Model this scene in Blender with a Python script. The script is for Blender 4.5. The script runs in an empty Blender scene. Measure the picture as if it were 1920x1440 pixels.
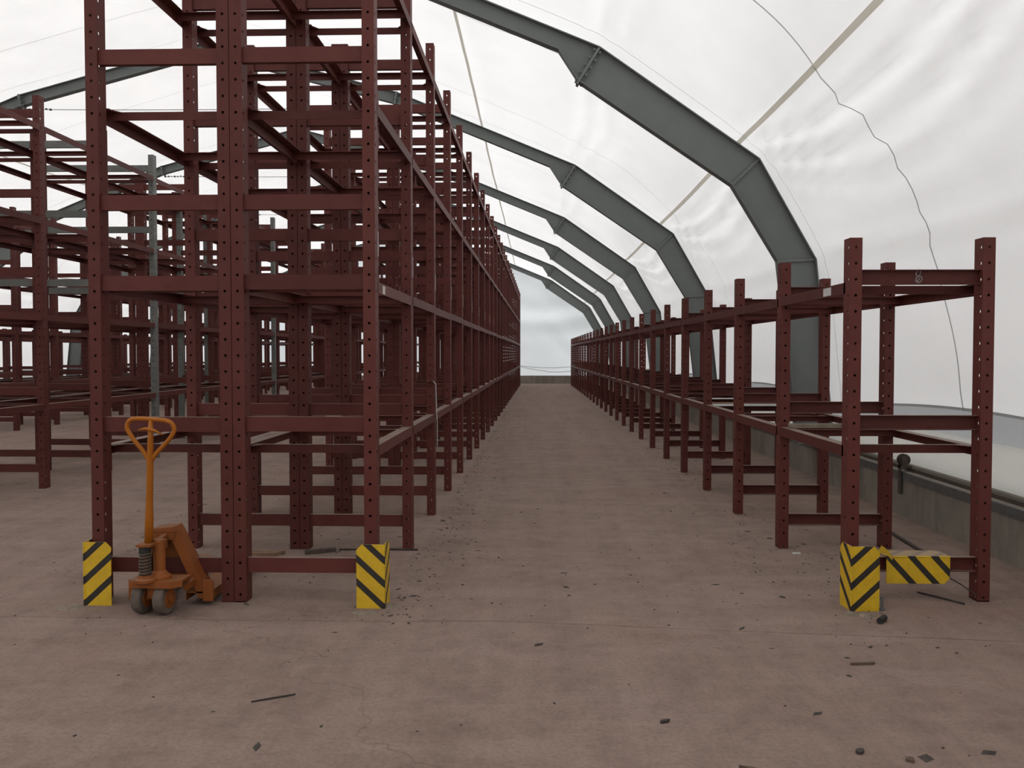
import bpy, math, random
from mathutils import Vector, Matrix, noise

# ------------------------------------------------------------------ camera, sky, exposure
SC = bpy.context.scene
COL = SC.collection
F_PX = 1700.0
CAM_H = 1.6
YAW = math.atan(45 / F_PX)
PITCH = math.atan(57 / F_PX)
cam_d = bpy.data.cameras.new('camera')
cam_d.sensor_width = 36.0
cam_d.lens = 36.0 * F_PX / 1920.0
cam_d.clip_end = 300
cam = bpy.data.objects.new('camera', cam_d)
COL.objects.link(cam)
cam.location = (0, 0, CAM_H)
cam.rotation_euler = (math.pi / 2 - PITCH, 0, YAW)
SC.camera = cam

world = bpy.data.worlds.new('overcast_sky')
SC.world = world
world.use_nodes = True
wn, wl = world.node_tree.nodes, world.node_tree.links
wn.clear()
w_out = wn.new('ShaderNodeOutputWorld')
w_bg = wn.new('ShaderNodeBackground')
w_tc = wn.new('ShaderNodeTexCoord')
w_sep = wn.new('ShaderNodeSeparateXYZ')
w_ramp = wn.new('ShaderNodeValToRGB')
w_map = wn.new('ShaderNodeMapRange')
w_map.inputs['From Min'].default_value = -1
w_map.inputs['From Max'].default_value = 1
wl.new(w_tc.outputs['Generated'], w_sep.inputs[0])
wl.new(w_sep.outputs['Z'], w_map.inputs['Value'])
wl.new(w_map.outputs[0], w_ramp.inputs[0])
wl.new(w_ramp.outputs[0], w_bg.inputs['Color'])
wl.new(w_bg.outputs[0], w_out.inputs['Surface'])
# overcast sky: horizon a third as bright as the zenith, dull ground below it
el = w_ramp.color_ramp.elements
el[0].position = 0.0;  el[0].color = (0.16, 0.155, 0.15, 1)
el[1].position = 1.0;  el[1].color = (0.985, 0.99, 1.0, 1)
e = el.new(0.495); e.color = (0.16, 0.155, 0.15, 1)
e = el.new(0.505); e.color = (0.31, 0.315, 0.32, 1)
w_bg.inputs['Strength'].default_value = 1.0

# the sun only glows through thick cloud, high on the left
sun_d = bpy.data.lights.new('veiled_sun', 'SUN')
sun_d.energy = 0.75
sun_d.angle = math.radians(55)
sun_d.color = (0.97, 0.985, 1.0)
sun = bpy.data.objects.new('veiled_sun', sun_d)
COL.objects.link(sun)
sun.rotation_euler = (math.radians(12), math.radians(-42), 0)

vs = SC.view_settings
vs.view_transform = 'Standard'
vs.look = 'None'
vs.gamma = 1.0
vs.use_curve_mapping = False
vs.exposure = 1.34

# ------------------------------------------------------------------ helpers
random.seed(7)
PI = math.pi


class MB:
    """collects boxes, tubes and strips into one mesh"""
    def __init__(self):
        self.v = []; self.f = []; self.mi = []; self.cur = 0

    def face(self, *pts):
        n = len(self.v)
        self.v.extend(pts)
        self.f.append(tuple(range(n, n + len(pts)))); self.mi.append(self.cur)
        return self

    def idx(self, verts, faces):
        n = len(self.v)
        self.v.extend(verts)
        for f in faces:
            self.f.append(tuple(i + n for i in f)); self.mi.append(self.cur)
        return self

    def box(self, x0, x1, y0, y1, z0, z1):
        vv = [(x, y, z) for z in (z0, z1) for y in (y0, y1) for x in (x0, x1)]
        ff = [(0, 2, 3, 1), (4, 5, 7, 6), (0, 1, 5, 4), (2, 6, 7, 3), (0, 4, 6, 2), (1, 3, 7, 5)]
        return self.idx(vv, ff)

    def prism(self, poly, a, b, axis='y'):
        """polygon given in the two other axes, extruded along axis from a to b"""
        n = len(poly)
        def put(p, t):
            return {'y': (p[0], t, p[1]), 'x': (t, p[0], p[1]), 'z': (p[0], p[1], t)}[axis]
        vv = [put(p, a) for p in poly] + [put(p, b) for p in poly]
        ff = [tuple(range(n)), tuple(range(2 * n - 1, n - 1, -1))]
        for i in range(n):
            j = (i + 1) % n
            ff.append((i, i + n, j + n, j))
        return self.idx(vv, ff)

    def tube(self, pts, r, seg=8, closed=False):
        pts = [Vector(p) for p in pts]
        n = len(pts)
        rr = r if isinstance(r, (list, tuple)) else [r] * n
        rings = []
        up = None
        for i, p in enumerate(pts):
            a = pts[(i - 1) % n] if (closed or i > 0) else p
            b = pts[(i + 1) % n] if (closed or i < n - 1) else p
            t = (b - a).normalized()
            if up is None:
                up = Vector((0, 0, 1)) if abs(t.z) < 0.9 else Vector((1, 0, 0))
            s = t.cross(up).normalized()
            up = s.cross(t).normalized()
            rings.append([tuple(p + (s * math.cos(2 * PI * k / seg) + up * math.sin(2 * PI * k / seg)) * rr[i]) for k in range(seg)])
        vv = [q for ring in rings for q in ring]
        ff = []
        m = n if closed else n - 1
        for i in range(m):
            i2 = (i + 1) % n
            for k in range(seg):
                k2 = (k + 1) % seg
                ff.append((i * seg + k, i * seg + k2, i2 * seg + k2, i2 * seg + k))
        if not closed:
            ff.append(tuple(range(seg - 1, -1, -1)))
            ff.append(tuple((n - 1) * seg + k for k in range(seg)))
        return self.idx(vv, ff)

    def lathe(self, prof, seg=20, axis='z', c=(0, 0, 0)):
        """profile of (radius, height) spun about an axis through c"""
        vv = []
        for r, h in prof:
            for k in range(seg):
                a = 2 * PI * k / seg
                p = (r * math.cos(a), r * math.sin(a), h)
                if axis == 'x':
                    p = (p[2], p[0], p[1])
                elif axis == 'y':
                    p = (p[0], p[2], p[1])
                vv.append((p[0] + c[0], p[1] + c[1], p[2] + c[2]))
        ff = []
        for i in range(len(prof) - 1):
            for k in range(seg):
                k2 = (k + 1) % seg
                ff.append((i * seg + k, i * seg + k2, (i + 1) * seg + k2, (i + 1) * seg + k))
        ff.append(tuple(range(seg - 1, -1, -1)))
        ff.append(tuple((len(prof) - 1) * seg + k for k in range(seg)))
        return self.idx(vv, ff)

    def mesh(self, name, mats, smooth=False):
        me = bpy.data.meshes.new(name)
        me.from_pydata([tuple(p) for p in self.v], [], self.f)
        for m in (mats if isinstance(mats, (list, tuple)) else [mats]):
            me.materials.append(m)
        if any(self.mi):
            me.polygons.foreach_set('material_index', self.mi)
        if smooth:
            me.polygons.foreach_set('use_smooth', [True] * len(self.f))
        me.update()
        return me

    def build(self, name, mats, parent=None, loc=(0, 0, 0), rot=(0, 0, 0), smooth=False):
        return obj(name, self.mesh(name, mats, smooth), parent, loc, rot)


def obj(name, me, parent=None, loc=(0, 0, 0), rot=(0, 0, 0)):
    o = bpy.data.objects.new(name, me)
    COL.objects.link(o)
    o.location = loc
    o.rotation_euler = rot
    o.parent = parent
    return o


def thing(name, label, cat, loc=(0, 0, 0), rot=(0, 0, 0), group=None):
    return tag(obj(name, None, None, loc, rot), label, cat, group)


def tag(o, label, cat, group=None):
    o['label'] = label; o['category'] = cat
    if group:
        o['group'] = group
    return o


def struct(o):
    o['kind'] = 'structure'
    return o


def fix_normals(me):
    import bmesh
    bm = bmesh.new(); bm.from_mesh(me)
    bmesh.ops.recalc_face_normals(bm, faces=bm.faces)
    bm.to_mesh(me); bm.free()


# ------------------------------------------------------------------ materials
def mat(name):
    m = bpy.data.materials.new(name)
    m.use_nodes = True
    n = m.node_tree.nodes
    b = n.get('Principled BSDF')
    return m, n, m.node_tree.links, b


def nz(n, l, scale, detail=4, rough=0.6, coord=None, stretch=None):
    t = n.new('ShaderNodeTexNoise')
    t.inputs['Scale'].default_value = scale
    t.inputs['Detail'].default_value = detail
    t.inputs['Roughness'].default_value = rough
    if coord is not None:
        if stretch:
            mp = n.new('ShaderNodeMapping')
            mp.inputs['Scale'].default_value = stretch
            l.new(coord, mp.inputs[0]); l.new(mp.outputs[0], t.inputs['Vector'])
        else:
            l.new(coord, t.inputs['Vector'])
    return t.outputs['Fac']


def ramp(n, l, fac, stops):
    r = n.new('ShaderNodeValToRGB')
    els = r.color_ramp.elements
    for i, (p, c) in enumerate(stops):
        e = els[i] if i < 2 else els.new(p)
        e.position = p
        e.color = (c[0], c[1], c[2], 1) if not isinstance(c, float) else (c, c, c, 1)
    l.new(fac, r.inputs[0])
    return r.outputs[0]


def mixc(n, l, fac, a, b, mode='MIX'):
    m = n.new('ShaderNodeMix')
    m.data_type = 'RGBA'; m.blend_type = mode
    for sock, val in ((m.inputs['Factor'], fac), (m.inputs['A'], a), (m.inputs['B'], b)):
        pass
    fs = [s for s in m.inputs if s.name == 'Factor' and s.type == 'VALUE'][0]
    As = [s for s in m.inputs if s.name == 'A' and s.type == 'RGBA'][0]
    Bs = [s for s in m.inputs if s.name == 'B' and s.type == 'RGBA'][0]
    for s, val in ((fs, fac), (As, a), (Bs, b)):
        if isinstance(val, (int, float)):
            s.default_value = val
        elif isinstance(val, tuple):
            s.default_value = (val[0], val[1], val[2], 1)
        else:
            l.new(val, s)
    return [s for s in m.outputs if s.type == 'RGBA'][0]


def mathn(n, l, op, a, b=None, c=None):
    m = n.new('ShaderNodeMath'); m.operation = op
    for i, v in enumerate((a, b, c)):
        if v is None:
            continue
        if isinstance(v, (int, float)):
            m.inputs[i].default_value = v
        else:
            l.new(v, m.inputs[i])
    return m.outputs[0]


def painted_steel(name, base, worn, dust=(0.27, 0.215, 0.175), dust_amt=0.9, rough=0.55, vary=0.35, rust=None):
    """old paint: patchy colour, a different tone on every piece, dust settled on what faces up"""
    m, n, l, b = mat(name)
    tc = n.new('ShaderNodeTexCoord')
    geo = n.new('ShaderNodeNewGeometry')
    oi = n.new('ShaderNodeObjectInfo')
    patch = nz(n, l, 5.0, 5, 0.65, geo.outputs['Position'])
    col = ramp(n, l, patch, [(0.35, base), (0.7, worn)])
    if rust:
        rp = ramp(n, l, nz(n, l, 1.7, 6, 0.7, geo.outputs['Position']), [(0.6, 0.0), (0.72, 1.0)])
        col = mixc(n, l, mathn(n, l, 'MULTIPLY', rp, 0.7), col, rust)
    v = mathn(n, l, 'MULTIPLY_ADD', oi.outputs['Random'], vary, 1 - vary / 2)
    cv = n.new('ShaderNodeCombineXYZ')
    for i in range(3):
        l.new(v, cv.inputs[i])
    col = mixc(n, l, 1.0, col, cv.outputs[0], 'MULTIPLY')
    sep = n.new('ShaderNodeSeparateXYZ')
    l.new(geo.outputs['Normal'], sep.inputs[0])
    up = mathn(n, l, 'GREATER_THAN', sep.outputs['Z'], 0.8)
    dn = ramp(n, l, nz(n, l, 7.0, 4, 0.6, geo.outputs['Position']), [(0.3, 0.45), (0.65, 1.0)])
    d = mathn(n, l, 'MULTIPLY', mathn(n, l, 'MULTIPLY', up, dn), dust_amt)
    col = mixc(n, l, d, col, dust)
    l.new(col, b.inputs['Base Color'])
    b.inputs['Roughness'].default_value = rough
    b.inputs['Specular IOR Level'].default_value = 0.22
    bp = n.new('ShaderNodeBump'); bp.inputs['Strength'].default_value = 0.12; bp.inputs['Distance'].default_value = 0.004
    l.new(nz(n, l, 60, 3, 0.6, geo.outputs['Position']), bp.inputs['Height'])
    l.new(bp.outputs[0], b.inputs['Normal'])
    return m


def plain(name, c, rough=0.6, metal=0.0, var=0.25, scale=20):
    m, n, l, b = mat(name)
    geo = n.new('ShaderNodeNewGeometry')
    f = nz(n, l, scale, 4, 0.6, geo.outputs['Position'])
    lo = tuple(x * (1 - var) for x in c); hi = tuple(min(1, x * (1 + var)) for x in c)
    l.new(ramp(n, l, f, [(0.3, lo), (0.7, hi)]), b.inputs['Base Color'])
    b.inputs['Roughness'].default_value = rough
    b.inputs['Metallic'].default_value = metal
    return m


M_RED = painted_steel('maroon_rack_paint', (0.088, 0.0215, 0.0172), (0.110, 0.0300, 0.0240), rust=(0.100, 0.032, 0.014))
M_GREYPAINT = painted_steel('grey_green_rack_paint', (0.13, 0.135, 0.125), (0.17, 0.17, 0.155), vary=0.2)
M_ARCH = painted_steel('grey_arch_paint', (0.150, 0.164, 0.157), (0.166, 0.179, 0.171), dust=(0.12, 0.12, 0.11), vary=0.1, rough=0.6)
M_ORANGE = painted_steel('orange_jack_paint', (0.20, 0.058, 0.015), (0.27, 0.085, 0.020), dust=(0.24, 0.13, 0.075), dust_amt=0.7, vary=0.12, rust=(0.10, 0.042, 0.022))
M_ORANGE_TOP = painted_steel('orange_handle_paint', (0.34, 0.105, 0.010), (0.40, 0.130, 0.013), dust_amt=0.1, vary=0.05, rough=0.4)
M_BLACK = plain('black_rubber', (0.012, 0.011, 0.011), 0.6)
M_TYRE = plain('dusty_grey_tyre', (0.115, 0.088, 0.070), 0.9)
M_STEEL = plain('dull_steel', (0.16, 0.155, 0.15), 0.5, 0.5)
M_RAIL = plain('grey_rail_steel', (0.115, 0.118, 0.115), 0.5, 0.2)
M_RUSTRAIL = plain('rusty_rail', (0.07, 0.05, 0.038), 0.8)
M_PAPER = plain('white_paper', (0.55, 0.54, 0.52), 0.8, 0, 0.1)
M_CARD = plain('brown_cardboard', (0.20, 0.12, 0.07), 0.9)
M_CHIP = plain('wood_chip', (0.10, 0.066, 0.045), 0.9, 0, 0.5)
M_CHIPD = plain('dark_litter', (0.045, 0.035, 0.03), 0.95, 0, 0.4)
M_RAG = plain('red_rag', (0.25, 0.015, 0.02), 0.9)
M_WIRE = plain('grey_wire', (0.22, 0.22, 0.22), 0.7)
M_PAINTMARK = plain('pale_chalk_paint', (0.26, 0.21, 0.20), 0.8)


def fabric(name, c, trans, wrinkle=0.25):
    m, n, l, b = mat(name)
    n.remove(b)
    out = n.get('Material Output')
    geo = n.new('ShaderNodeNewGeometry')
    f = nz(n, l, 0.7, 5, 0.6, geo.outputs['Position'])
    lo = tuple(x * 0.955 for x in c)
    col = ramp(n, l, f, [(0.35, lo), (0.65, c)])
    stain = ramp(n, l, nz(n, l, 0.35, 6, 0.7, geo.outputs['Position']), [(0.55, 0.0), (0.75, 0.10)])
    col = mixc(n, l, stain, col, (c[0] * 0.82, c[1] * 0.76, c[2] * 0.70))
    d = n.new('ShaderNodeBsdfDiffuse'); t = n.new('ShaderNodeBsdfTranslucent')
    mx = n.new('ShaderNodeMixShader'); mx.inputs[0].default_value = trans
    l.new(col, d.inputs[0]); l.new(col, t.inputs[0])
    bp = n.new('ShaderNodeBump'); bp.inputs['Strength'].default_value = wrinkle; bp.inputs['Distance'].default_value = 0.05
    h = nz(n, l, 2.2, 4, 0.55, geo.outputs['Position'])
    l.new(h, bp.inputs['Height'])
    l.new(bp.outputs[0], d.inputs['Normal']); l.new(bp.outputs[0], t.inputs['Normal'])
    l.new(d.outputs[0], mx.inputs[1]); l.new(t.outputs[0], mx.inputs[2])
    l.new(mx.outputs[0], out.inputs['Surface'])
    return m


M_FABRIC = fabric('white_tent_fabric', (0.86, 0.85, 0.84), 0.5)
M_GABLE = fabric('thin_gable_fabric', (0.84, 0.875, 0.89), 0.66)
M_SKIRT = fabric('white_skirt_fabric', (0.84, 0.83, 0.79), 0.35)
M_SEAM = fabric('seam_fabric', (0.56, 0.56, 0.56), 0.5, 0)
M_SEAM_FAINT = fabric('pocket_seam_fabric', (0.72, 0.71, 0.69), 0.5, 0)
M_STRAP = fabric('beige_strap', (0.78, 0.75, 0.66), 0.45, 0)
M_MESH = fabric('grey_mesh_strip', (0.40, 0.405, 0.41), 0.42, 0)


def concrete_floor():
    m, n, l, b = mat('dusty_concrete_floor')
    geo = n.new('ShaderNodeNewGeometry')
    P = geo.outputs['Position']
    big = nz(n, l, 0.35, 6, 0.6, P)
    col = ramp(n, l, big, [(0.3, (0.176, 0.131, 0.105)), (0.55, (0.200, 0.152, 0.126)), (0.75, (0.190, 0.152, 0.135))])
    # tyre sweeps: noise drawn out along the aisle
    track = nz(n, l, 1.0, 5, 0.65, P, (3.2, 0.22, 1))
    col = mixc(n, l, mathn(n, l, 'MULTIPLY', ramp(n, l, track, [(0.42, 0.0), (0.62, 1.0)]), 0.6), col, (0.140, 0.104, 0.086))
    sweep = nz(n, l, 1.0, 6, 0.7, P, (0.55, 2.6, 1))
    col = mixc(n, l, mathn(n, l, 'MULTIPLY', ramp(n, l, sweep, [(0.45, 0.0), (0.62, 1.0)]), 0.45), col, (0.245, 0.192, 0.166))
    mott = nz(n, l, 3.2, 8, 0.75, P)
    col = mixc(n, l, mathn(n, l, 'MULTIPLY', ramp(n, l, mott, [(0.46, 0.0), (0.70, 1.0)]), 0.6), col, (0.115, 0.083, 0.070))
    fine = nz(n, l, 45, 3, 0.7, P)
    col = mixc(n, l, mathn(n, l, 'MULTIPLY', ramp(n, l, fine, [(0.36, 1.0), (0.54, 0.0)]), 0.42), col, (0.10, 0.075, 0.062))
    grit = nz(n, l, 9, 7, 0.75, P, (1.0, 0.75, 1))
    col = mixc(n, l, mathn(n, l, 'MULTIPLY', ramp(n, l, grit, [(0.44, 0.0), (0.66, 1.0)]), 0.32), col, (0.245, 0.190, 0.165))
    sp = ramp(n, l, nz(n, l, 14, 6, 0.8, P), [(0.66, 0.0), (0.72, 1.0)])
    col = mixc(n, l, mathn(n, l, 'MULTIPLY', sp, 0.6), col, (0.058, 0.042, 0.036))
    red = ramp(n, l, nz(n, l, 0.55, 5, 0.65, P), [(0.56, 0.0), (0.72, 1.0)])
    col = mixc(n, l, mathn(n, l, 'MULTIPLY', red, 0.35), col, (0.165, 0.088, 0.070))
    # hairline cracks
    vor = n.new('ShaderNodeTexVoronoi'); vor.feature = 'DISTANCE_TO_EDGE'; vor.inputs['Scale'].default_value = 0.22
    wob = n.new('ShaderNodeVectorMath'); wob.operation = 'ADD'
    tn = n.new('ShaderNodeTexNoise'); tn.inputs['Scale'].default_value = 1.5; tn.inputs['Detail'].default_value = 6
    l.new(P, tn.inputs['Vector'])
    l.new(P, wob.inputs[0]); l.new(tn.outputs['Color'], wob.inputs[1])
    l.new(wob.outputs[0], vor.inputs['Vector'])
    cr = mathn(n, l, 'LESS_THAN', vor.outputs['Distance'], 0.0011)
    col = mixc(n, l, mathn(n, l, 'MULTIPLY', cr, 0.3), col, (0.06, 0.045, 0.04))
    col = mixc(n, l, 1.0, col, (1.33, 1.26, 1.23), 'MULTIPLY')
    l.new(col, b.inputs['Base Color'])
    b.inputs['Roughness'].default_value = 0.93
    b.inputs['Specular IOR Level'].default_value = 0.2
    bp = n.new('ShaderNodeBump'); bp.inputs['Strength'].default_value = 0.5; bp.inputs['Distance'].default_value = 0.012
    h = mathn(n, l, 'ADD', nz(n, l, 30, 6, 0.7, P), mathn(n, l, 'MULTIPLY', mott, 0.8))
    l.new(h, bp.inputs['Height']); l.new(bp.outputs[0], b.inputs['Normal'])
    return m


def kerb_concrete():
    m, n, l, b = mat('kerb_concrete')
    geo = n.new('ShaderNodeNewGeometry')
    P = geo.outputs['Position']
    col = ramp(n, l, nz(n, l, 1.3, 6, 0.65, P), [(0.35, (0.20, 0.173, 0.140)), (0.65, (0.29, 0.255, 0.210))])
    drip = nz(n, l, 3.0, 5, 0.7, P, (1, 1, 0.18))
    col = mixc(n, l, mathn(n, l, 'MULTIPLY', ramp(n, l, drip, [(0.48, 0.0), (0.7, 1.0)]), 0.6), col, (0.085, 0.075, 0.063))
    l.new(col, b.inputs['Base Color'])
    b.inputs['Roughness'].default_value = 0.92
    bp = n.new('ShaderNodeBump'); bp.inputs['Strength'].default_value = 0.5; bp.inputs['Distance'].default_value = 0.01
    l.new(nz(n, l, 25, 6, 0.7, P), bp.inputs['Height']); l.new(bp.outputs[0], b.inputs['Normal'])
    return m


def hazard():
    """yellow plate with slanting black bands that meet at the corner"""
    m, n, l, b = mat('hazard_stripe_paint')
    tc = n.new('ShaderNodeTexCoord')
    sep = n.new('ShaderNodeSeparateXYZ')
    l.new(tc.outputs['Object'], sep.inputs[0])
    s = mathn(n, l, 'ADD', mathn(n, l, 'ABSOLUTE', sep.outputs['X']), mathn(n, l, 'ABSOLUTE', sep.outputs['Y']))
    s = mathn(n, l, 'SUBTRACT', sep.outputs['Z'], mathn(n, l, 'MULTIPLY', s, 0.92))
    three = mathn(n, l, 'GREATER_THAN', s, -0.06)
    s = mathn(n, l, 'FRACT', mathn(n, l, 'DIVIDE', mathn(n, l, 'ADD', s, 1.48 + 0.019), 0.148))
    band = mathn(n, l, 'MULTIPLY', mathn(n, l, 'LESS_THAN', s, 0.34), three)
    geo = n.new('ShaderNodeNewGeometry')
    g = nz(n, l, 14, 6, 0.75, geo.outputs['Position'])
    yel = ramp(n, l, g, [(0.3, (0.55, 0.335, 0.010)), (0.6, (0.68, 0.43, 0.013))])
    blk = ramp(n, l, g, [(0.35, (0.013, 0.011, 0.010)), (0.75, (0.035, 0.028, 0.022))])
    col = mixc(n, l, band, yel, blk)
    grime = ramp(n, l, nz(n, l, 22, 6, 0.8, geo.outputs['Position']), [(0.6, 0.0), (0.75, 1.0)])
    col = mixc(n, l, mathn(n, l, 'MULTIPLY', grime, 0.45), col, (0.16, 0.10, 0.04))
    sep2 = n.new('ShaderNodeSeparateXYZ'); l.new(geo.outputs['Normal'], sep2.inputs[0])
    up = mathn(n, l, 'MULTIPLY', mathn(n, l, 'GREATER_THAN', sep2.outputs['Z'], 0.75), 0.8)
    col = mixc(n, l, up, col, (0.26, 0.18, 0.12))
    l.new(col, b.inputs['Base Color'])
    b.inputs['Roughness'].default_value = 0.5
    return m


M_YELLOW = plain('plain_yellow_paint', (0.50, 0.31, 0.014), 0.5)
M_FLOOR = concrete_floor()
M_KERB = kerb_concrete()
M_HAZARD = hazard()
M_GROUND = plain('outdoor_ground', (0.13, 0.12, 0.105), 0.95, 0, 0.2, 2)
M_EARTH = plain('dusty_joint_earth', (0.085, 0.066, 0.055), 0.95)

# ------------------------------------------------------------------ the place: sizes
XC = -6.86                     # ridge line of the tent
FR0, FRS = 11.75, 7.22           # first frame in view and frame spacing along Y
GABLE = 48.75
BACK = -10.3
# half section, offsets from the ridge line outward (x) and heights (z): outer edge of the steel
OUT = [(0.0, 8.08), (3.97, 7.02), (7.67, 5.50), (9.70, 4.08), (10.43, 2.80), (10.68, 0.46)]
INN = [(0.0, 7.83), (3.93, 6.79), (7.14, 5.47), (7.40, 5.07), (9.35, 3.745), (9.94, 2.78), (10.22, 0.46)]
HEM = 0.95

# ------------------------------------------------------------------ ground and floor slabs
g = struct(MB().box(-90, 80, -70, 120, -0.6, -0.12).build('ground', M_GROUND))
fl = struct(MB().box(XC - 10.9, XC + 10.9, BACK, GABLE + 0.3, -0.11, -0.006).build('floor', M_EARTH))
joints = [BACK, -1.6, 5.36, 12.05, 18.9, 25.7, 32.5, 39.3, 46.1, GABLE + 0.3]
for a, b_ in zip(joints[:-1], joints[1:]):
    mb = MB()
    y0, y1 = a + 0.002, b_ - 0.002
    x0, x1 = XC - 10.9, XC + 10.9
    # slightly ragged slab edge with a small arris
    N = 180
    top0, top1 = [], []
    for i in range(N + 1):
        x = x0 + (x1 - x0) * i / N
        w0 = 0.006 * noise.noise((x * 1.3, a, 0)) + 0.005 * noise.noise((x * 9, a, 3))
        w1 = 0.006 * noise.noise((x * 1.3, b_, 5)) + 0.005 * noise.noise((x * 9, b_, 8))
        sl = -0.105 * min(max(x + 0.2, 0.0), 4.2)
        k0 = sl if abs(a - 5.36) < 0.01 else 0.0
        k1 = sl if abs(b_ - 5.36) < 0.01 else 0.0
        j0 = 0.05 * noise.noise((x * 0.5, a, 7)) * (a > 0); j1 = 0.05 * noise.noise((x * 0.5, b_, 7)) * (b_ < 46)
        top0.append((x, y0 + abs(w0) + k0 + j0, 0.0)); top1.append((x, y1 - abs(w1) + k1 + j1, 0.0))
    for i in range(N):
        mb.face(top0[i], top0[i + 1], top1[i + 1], top1[i])
        for t in (top0, top1):
            p, q = t[i], t[i + 1]
            qa = ((p[0], p[1], -0.03), (q[0], q[1], -0.03), q, p)
            mb.face(*(qa if t is top0 else qa[::-1]))
    mb.build('floor_slab', M_FLOOR, fl)

# ------------------------------------------------------------------ low concrete kerb walls
def side_kerb(sgn, side):
    xi = XC + sgn * 10.47
    xo = XC + sgn * 10.95
    a, b_ = sorted((xi, xo))
    mb = MB().box(a, b_, BACK, GABLE + 0.3, -0.05, 0.44)
    k = struct(mb.build('wall_%s_kerb' % side, M_KERB))
    # cover rails on the inner top edge
    e = 0.012
    r = MB()
    p = sorted((xi - sgn * e, xi))
    r.box(p[0], p[1], BACK, GABLE, 0.365, 0.425)
    p = sorted((xi - sgn * e, xi + sgn * 0.05))
    r.box(p[0], p[1], BACK, GABLE, 0.425, 0.437)
    r.build('grey_rail', M_RAIL, k)
    p = sorted((xi + sgn * 0.07, xi + sgn * 0.15))
    MB().box(p[0], p[1], BACK, GABLE, 0.441, 0.475).build('rusty_rail', M_RUSTRAIL, k)
    return k


kerb_r = side_kerb(1, 'right')
kerb_l = side_kerb(-1, 'left')
kg = struct(MB().box(XC - 10.4, XC + 10.4, GABLE - 0.25, GABLE + 0.3, -0.05, 0.42).build('wall_far_kerb', M_KERB))

# ------------------------------------------------------------------ tent fabric
def section(d):
    """half section polyline of the fabric, offset d outside the steel"""
    pts = [Vector((x, z)) for x, z in OUT]
    res = []
    for i, p in enumerate(pts):
        ns = []
        if i > 0:
            t = (p - pts[i - 1]).normalized(); ns.append(Vector((-t.y, t.x)) * -1)
        if i < len(pts) - 1:
            t = (pts[i + 1] - p).normalized(); ns.append(Vector((-t.y, t.x)) * -1)
        nn = sum(ns, Vector((0, 0)))
        if nn.length < 1e-6:
            nn = Vector((0, 1))
        nn.normalize()
        nn = -nn if nn.dot(Vector((0.3, 1))) < 0 else nn
        if i == 0:
            nn = Vector((0, 1))
        res.append(p + nn * d)
    return res


SEC = section(0.05)
# sample the half section by arc length and note how close each sample is to a knee
SAMP = []
acc = 0.0
KN = []
for i in range(len(SEC) - 1):
    a, b_ = SEC[i], SEC[i + 1]
    L = (b_ - a).length
    n_ = max(2, int(L / 0.11))
    for k in range(n_):
        SAMP.append((a.lerp(b_, k / n_), acc + L * k / n_))
    acc += L
    KN.append(acc)
SAMP.append((SEC[-1], acc))
SP = [s[0] for s in SAMP]; SS = [s[1] for s in SAMP]
for _ in range(7):                                   # cloth rounds the knees
    SP = [SP[0]] + [(SP[i - 1] + SP[i] * 2 + SP[i + 1]) / 4 for i in range(1, len(SP) - 1)] + [SP[-1]]
SN = []
for i in range(len(SP)):
    t = (SP[min(i + 1, len(SP) - 1)] - SP[max(i - 1, 0)]).normalized()
    nn = Vector((-t.y, t.x))
    if nn.dot(Vector((0.3, 1))) < 0:
        nn = -nn
    SN.append(nn)
KNEE_AMP = [0.05, 0.08, 0.27, 0.13]


def cloth_disp(s, y, sgn):
    """outward displacement of the membrane at section length s, position y"""
    ph = (y - FR0) / FRS
    bay = math.floor(ph)
    p = ph - bay
    mid = math.sin(PI * p)
    near_frame = min(p, 1 - p) * FRS
    lift = min(1.0, near_frame / 0.9)
    d = 0.05 * mid
    for k, A in enumerate(KNEE_AMP):
        u = (s - KN[k])
        d -= A * mid * math.exp(-(u / 0.75) ** 2)
        # folds that start at the knee of the frame and droop towards mid-bay
        if k >= 1:
            dr = u - (0.42 if k == 2 else 0.15) * mid ** 1.5 + 0.10 * noise.noise((bay * 3.1 + k, sgn * 2.0, y * 0.35))
            env = math.exp(-(dr / (0.50 if k == 2 else 0.32)) ** 2) * lift
            x_ = dr * 2 * PI / (0.40 - 0.12 * (1 - mid)) + bay * 1.7
            rdg = 1.0 - 2.0 * abs(math.sin(x_ / 2)) ** 0.8
            d -= (0.055 if k == 2 else 0.026) * env * rdg
    q = Vector((s * 0.9, y * 0.33, 7.3 * sgn))
    d += lift * (0.03 * noise.noise(q) + 0.018 * noise.noise(Vector((s * 0.8 + y * 0.6, y * 0.5 - s * 0.7, sgn * 3.0)) * 1.3))
    foot = max(0.0, 1.0 - (KN[-1] - s) / 0.6)
    return d * (1 - 0.6 * foot)


def fab_pt(i, y, sgn, inset=0.0):
    d = cloth_disp(SS[i], y, sgn) - inset
    p = SP[i] + SN[i] * d
    return (XC + sgn * p.x, y, p.y)


YS = [BACK + (GABLE - BACK) * j / 400 for j in range(401)]
i_wall = min(range(len(SS)), key=lambda i: abs(SS[i] - KN[3]))            # lowest knee: wall below, roof above
i_hem = min(range(len(SP)), key=lambda i: abs(SP[i].y - HEM))


def hem_index(y):
    p = (y - FR0) / FRS; p -= math.floor(p)
    return HEM - 0.04 + 0.17 * math.sin(PI * p)


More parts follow.
